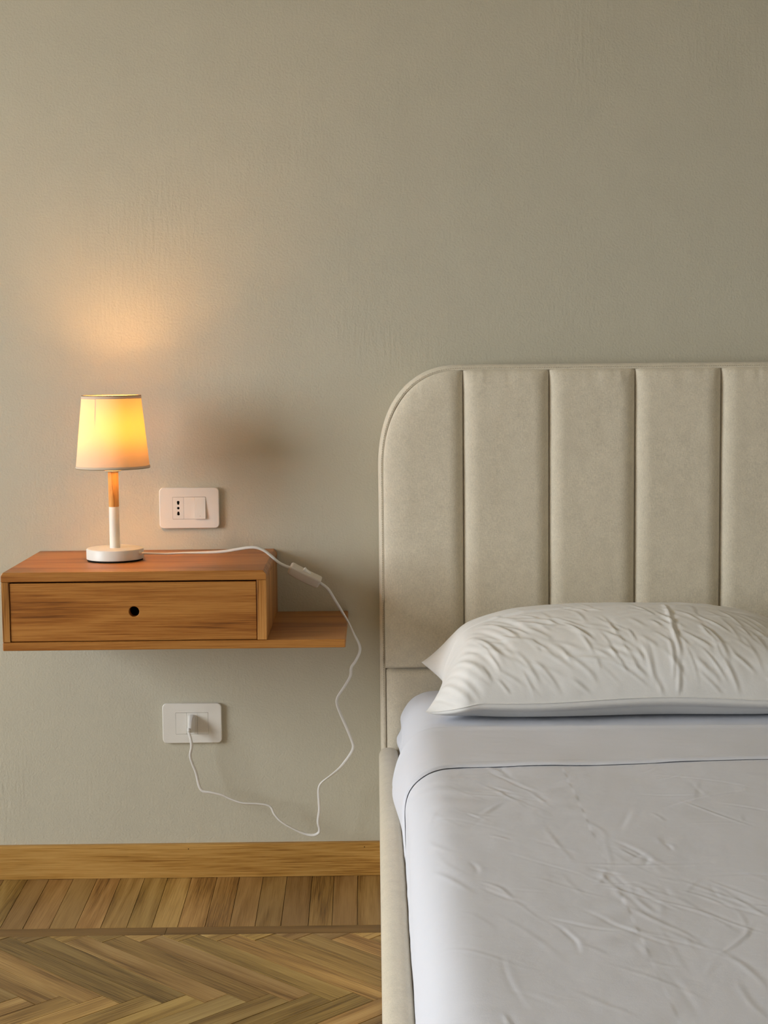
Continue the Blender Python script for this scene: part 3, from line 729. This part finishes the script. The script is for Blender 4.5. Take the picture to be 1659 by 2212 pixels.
def sheet_surface(S, Yv, x0, x1, top, r, drop, foot_r=0.06, y_end=MY1):
    X, F = wrap(S, x0, x1, top, r, drop)
    # foot end: curve down
    over = np.clip((y_end + foot_r) - Yv, 0, None)
    a = np.clip(over / foot_r, 0, math.pi / 2)
    Yo = np.where(over > 0, y_end + foot_r - foot_r * np.sin(a), Yv)
    F2 = np.where(over > 0, foot_r * (1 - np.cos(a)) + np.clip(over - foot_r * math.pi / 2, 0, None), 0)
    return X, Yo, top - np.minimum(drop, F + F2 * (F < drop))
s1 = stops(0, [(0, 0.13, 70), (0.13, 0.55, 90), (0.55, 0.87, 30), (0.87, 1, 20)])
yv = np.concatenate([np.linspace(MY0, -0.62, 120), np.linspace(-0.62, MY1 - 0.16, 40)[1:]])
S, Yg = np.meshgrid(s1, yv, indexing='ij')
X, Yo, Z = sheet_surface(S, Yg, MX0, MX1, MT, 0.066, 0.215)
# the head end also rolls over towards the headboard
hd = np.clip((MY0 - 0.035) - Yg, None, 0) * -1
Z -= 0.035 - np.sqrt(np.clip(0.035 ** 2 - np.clip(hd, 0, 0.035) ** 2, 0, None)) * 1.0
# gathered corner: the loose side ripples
side = sstep(0.02, 0.10, MT - Z) * (X < 0.2)
X += side * np.exp(-((Yg - MY0) / 0.22) ** 2) * (0.0045 * np.sin(Z * 115 + Yg * 9 + 0.8) - 0.001 + 0.0015 * fbm(Z * 40, Yg * 14))
X += side * 0.0025 * fbm(Yg * 16, Z * 12)
Z += 0.0008 * fbm(X * 12, Yg * 10) * (MT - Z < 0.01) + 0.5 * creases(X, Yg + 0.0)
for (cx, cy, a, ln_, w_, am) in ((0.155, -0.475, 0.06, 0.07, 0.006, 0.003), (0.12, -0.50, 0.12, 0.05, 0.006, 0.002)):
    u = (X - cx) * math.cos(a) + (Yg - cy) * math.sin(a); v = -(X - cx) * math.sin(a) + (Yg - cy) * math.cos(a)
    Z += am * np.clip(1 - (u / ln_) ** 2, 0, 1) * np.exp(-(v / w_) ** 2)
link('fitted_sheet', grid_mesh('fitted_sheet', np.stack([X, Yo, Z], -1)), MAT['sheet'], mat_e)

# flat sheet
fs = empty('flat_sheet', (0.87, -1.3, 0.43))
tag(fs, 'white flat sheet spread over the bed and turned down below the pillow', 'sheet')
s2 = stops(0, [(0, 0.055, 26), (0.055, 0.15, 80), (0.15, 0.56, 360), (0.56, 0.88, 60), (0.88, 1, 30)])
yv = np.concatenate([np.linspace(-0.512, -1.86, 560), np.linspace(-1.86, MY1 - 0.16, 40)[1:]])
S, Yg = np.meshgrid(s2, yv, indexing='ij')
FT = 0.4275
def left_bulge(Yv, Zv):
    b2 = 0.016 * np.exp(-((Yv + 0.60) / 0.12) ** 2) - 0.004 * np.exp(-((Yv + 1.0) / 0.2) ** 2) + 0.003 * np.exp(-((Yv + 1.5) / 0.25) ** 2)
    return b2 * sstep(0.02, 0.10, FT - Zv) * (1 - sstep(0.085, 0.15, FT - Zv))
X, Yo, Z = sheet_surface(S, Yg, MX0 - 0.004, MX1 + 0.004, FT, 0.062, 0.150)
Z0 = Z.copy(); fall = FT - Z0
top_m = 1 - sstep(0.004, 0.04, fall)
X = X - left_bulge(Yg, Z0) * (X < 0.3)
Z += top_m * (creases(X, Yg) + 0.0022 * fbm(X * 3.2, Yg * 2.6, 3) + 0.0002 * fbm(X * 30, Yg * 16, 3))
# stretch folds over the left edge
edge = np.exp(-((fall - 0.022) / 0.022) ** 2) * (X < 0.3)
rip = np.sin(Yg * 95 + 3 * fbm(Yg * 5, X * 6, 2) + 22 * fall) * sstep(0.0, 0.7, fbm(Yg * 5.5 + 3, X * 2, 2) + 0.25)
X += edge * 0.0011 * rip; Z += edge * 0.0013 * rip
X += (X < 0.3) * sstep(0.03, 0.10, fall) * 0.0016 * fbm(Yg * 11, fall * 18 + 4, 3)
link('sheet_body', grid_mesh('sheet_body', np.stack([X, Yo, Z], -1)), MAT['sheet'], fs)
# turned-down flap with its hem
s3 = stops(0, [(0, 0.055, 24), (0.055, 0.15, 60), (0.15, 0.56, 150), (0.56, 0.88, 50), (0.88, 1, 26)])
NT = 96
tt = np.linspace(0, 1, NT)
S, T = np.meshgrid(s3, tt, indexing='ij')
Xw, F = wrap(S, MX0 - 0.004, MX1 + 0.004, FT, 0.062, 0.150)
e_ = 0.0008
Xa, Fa = wrap(np.clip(S - e_, 0, 1), MX0 - 0.004, MX1 + 0.004, FT, 0.062, 0.150); Xb, Fb = wrap(np.clip(S + e_, 0, 1), MX0 - 0.004, MX1 + 0.004, FT, 0.062, 0.150)
tl = np.hypot(Xb - Xa, Fb - Fa); NX, NZ = (Fb - Fa) / tl, (Xb - Xa) / tl      # outward normal of the section
hem_y = -0.768 - 0.012 * np.sin(Xw * 5 + 0.6) - 0.02 * np.exp(-((Xw - 0.06) / 0.05) ** 2) - 0.35 * F
top_y = -0.508 - 0.25 * F + 0.004 * np.sin(Xw * 7)
Yf = top_y + (hem_y - top_y) * T
# section across the flap: rolls out of the fold, lies flat, swells to a padded hem, then dives under
lift = 0.0032 + 0.0026 * np.exp(-((T - 0.03) / 0.05) ** 2) + 0.0026 * sstep(0.88, 0.95, T)
lift = np.where(T > 0.985, lift * (1 - ((T - 0.985) / 0.015) ** 2 * 0.74), lift)
lift = np.where(T < 0.02, 0.0008 + lift * (T / 0.02) ** 0.5 * 0.9, lift)
lift = lift * (1 - 0.75 * sstep(0.085, 0.145, F))
Zf = FT - F + lift * NZ + (1 - sstep(0.004, 0.04, F)) * (0.0022 * fbm(Xw * 3.2, Yf * 2.6, 3) + 0.0004 * fbm(Xw * 14, Yf * 22, 3))
Xf = Xw + lift * NX - (Xw < 0.3) * left_bulge(Yf, FT - F)
link('turned_down_flap', grid_mesh('turned_down_flap', np.stack([Xf, Yf, Zf], -1)), MAT['sheet'], fs)

# ------------------------------------------------------------------ pillow
pil = empty('pillow', (0.475, -0.30, 0.43))
tag(pil, 'plump white pillow with a creased cotton case against the headboard', 'pillow')
PCX, PCY, PA, PB = 0.478, -0.302, 0.388, 0.172
wr = np.random.RandomState(5)
def pillow_pt(U, V, top):
    """U,V in [-1,1]; V=-1 is the front edge"""
    au, av = np.abs(U), np.abs(V)
    x = PCX + U * (PA - 0.036 * (1 - V ** 2) * sstep(0.75, 1.0, au))
    half = PB * (1 - 0.12 * (1 - U ** 2) * 0 - 0.42 * sstep(0.80, 1.0, au) * 0.55)
    y = PCY + V * half - 0.012 * (1 - V) * 0
    eu = np.clip(1 - au ** 3.6, 0, 1) ** 0.62; ev = np.clip(1 - av ** 2.4, 0, 1) ** 0.55
    body = eu * ev
    # seam height: front droops a little at the corners, rear rides on the headboard side
    zs = 0.4665 + 0.004 * (1 - U ** 2) + 0.008 * (V + 1) + 0.004 * np.sin(U * 5 + 1.0) * (V < 0)
    zs = zs - 0.026 * sstep(0.72, 1.0, -U) * (V < 0) * (-V) + 0.004 * sstep(0.8, 1, -U) * (V > 0)
    if top:
        z = zs + 0.136 * body * (1 - 0.02 * U + 0.03 * V)
        # belly pushes past the seam at the front
        y = y - 0.020 * body ** 0.6 * sstep(-0.35, -0.9, V) * (1 - av ** 8)
    else:
        z = zs - 0.060 * np.clip(body, 0, 1) ** 0.75
        y = y + 0.030 * sstep(0.5, 1.0, -V) * (1 - sstep(0.94, 1.0, -V)) * (1 - sstep(0.8, 1, au))
        z = np.maximum(z, 0.4290 + 0.0008 * (1 - body))
    return x, y, z
NU, NV = 340, 220
uu = np.linspace(-1, 1, NU); uu = np.sign(uu) * (1 - (1 - np.abs(uu)) ** 1.35)
vv = np.linspace(-1, 1, NV); vv = np.sign(vv) * (1 - (1 - np.abs(vv)) ** 1.5)
U, V = np.meshgrid(uu, vv, indexing='ij')
PW = []
# cloth coordinates: distance across, and distance up from the front seam (measured along the cloth)
_x, _y, _z = pillow_pt(np.zeros(NV), vv, True)
ARC = np.concatenate([[0], np.cumsum(np.hypot(np.diff(_y), np.diff(_z)))])
for i in range(150):      # slanting pull folds on the front of the case
    x = wr.uniform(-0.80, 1.0) * PA
    PW.append((x, wr.beta(1.6, 2.0) * 0.25 + 0.012, -0.95 - 0.5 * x + wr.randn() * 0.22, wr.uniform(0.015, 0.055), wr.uniform(0.0022, 0.0046), wr.uniform(0.0005, 0.0020)))
for i in range(60):       # lighter crumples elsewhere
    PW.append((wr.uniform(-0.8, 1.0) * PA, wr.uniform(0.10, 0.36), wr.uniform(-1.6, 0.4), wr.uniform(0.02, 0.06), wr.uniform(0.0025, 0.005), wr.uniform(0.0003, 0.0011)))
for i in range(6): PW.append((0.075 + 0.006 * wr.randn(), 0.04 + 0.036 * i, -1.50 + 0.12 * wr.randn(), 0.05, 0.0036, 0.0022))
for i in range(9): PW.append(((-0.90 + 0.040 * i) * PA, 0.03 + 0.022 * i, -0.95 + 0.06 * wr.randn(), 0.07, 0.0055, 0.0032 * (1 if i % 2 else -0.7)))
def pillow_wrinkle(U, V):
    sx, sy = U * PA, np.interp(V, vv, ARC)
    h = np.zeros_like(U)
    for (x0, y0, a, ln_, w_, am) in PW:
        dx, dy = sx - x0, sy - y0
        u = dx * math.cos(a) + dy * math.sin(a); v = -dx * math.sin(a) + dy * math.cos(a) + 1.6 * u * u
        h += am * np.clip(1 - (u / ln_) ** 2, 0, 1) ** 1.3 * (np.exp(-(v / w_) ** 2) - 0.5 * np.exp(-((v - 2 * w_) / (1.5 * w_)) ** 2))
    return h + 0.0009 * fbm(sx * 14, sy * 14, 3)
def surf(top):
    x, y, z = pillow_pt(U, V, top)
    P = np.stack([x, y, z], -1)
    if top:
        du = np.gradient(P, axis=0); dv = np.gradient(P, axis=1)
        n = np.cross(du, dv); n /= np.maximum(1e-9, np.linalg.norm(n, axis=-1))[..., None]
        fade = np.clip((1 - np.abs(U)) / 0.05, 0, 1) * np.clip(np.interp(V, vv, ARC) / 0.014, 0, 1) * np.clip((1 - V) / 0.05, 0, 1)
        P = P + n * (pillow_wrinkle(U, V) * fade)[..., None]
    return P
Pt, Pb = surf(True), surf(False)
me1 = grid_mesh('a', Pt); me2 = grid_mesh('b', Pb)
bm = bmesh.new(); bm.from_mesh(me1); bm.from_mesh(me2)
bmesh.ops.remove_doubles(bm, verts=bm.verts, dist=1e-5)
bpy.data.meshes.remove(me1); bpy.data.meshes.remove(me2)
case = bm_obj('pillowcase', bm, MAT['pillow'], pil, sm=True)
rim = [Pt[i, 0] for i in range(NU)]
sp = np.array(rim)[4:-4]; sp[:, 1] -= 0.0004
link('case_seam', grid_mesh('case_seam', sweep(sp, 0.0011, 0.0016, None, 6), closed_v=True), MAT['pillow'], case)
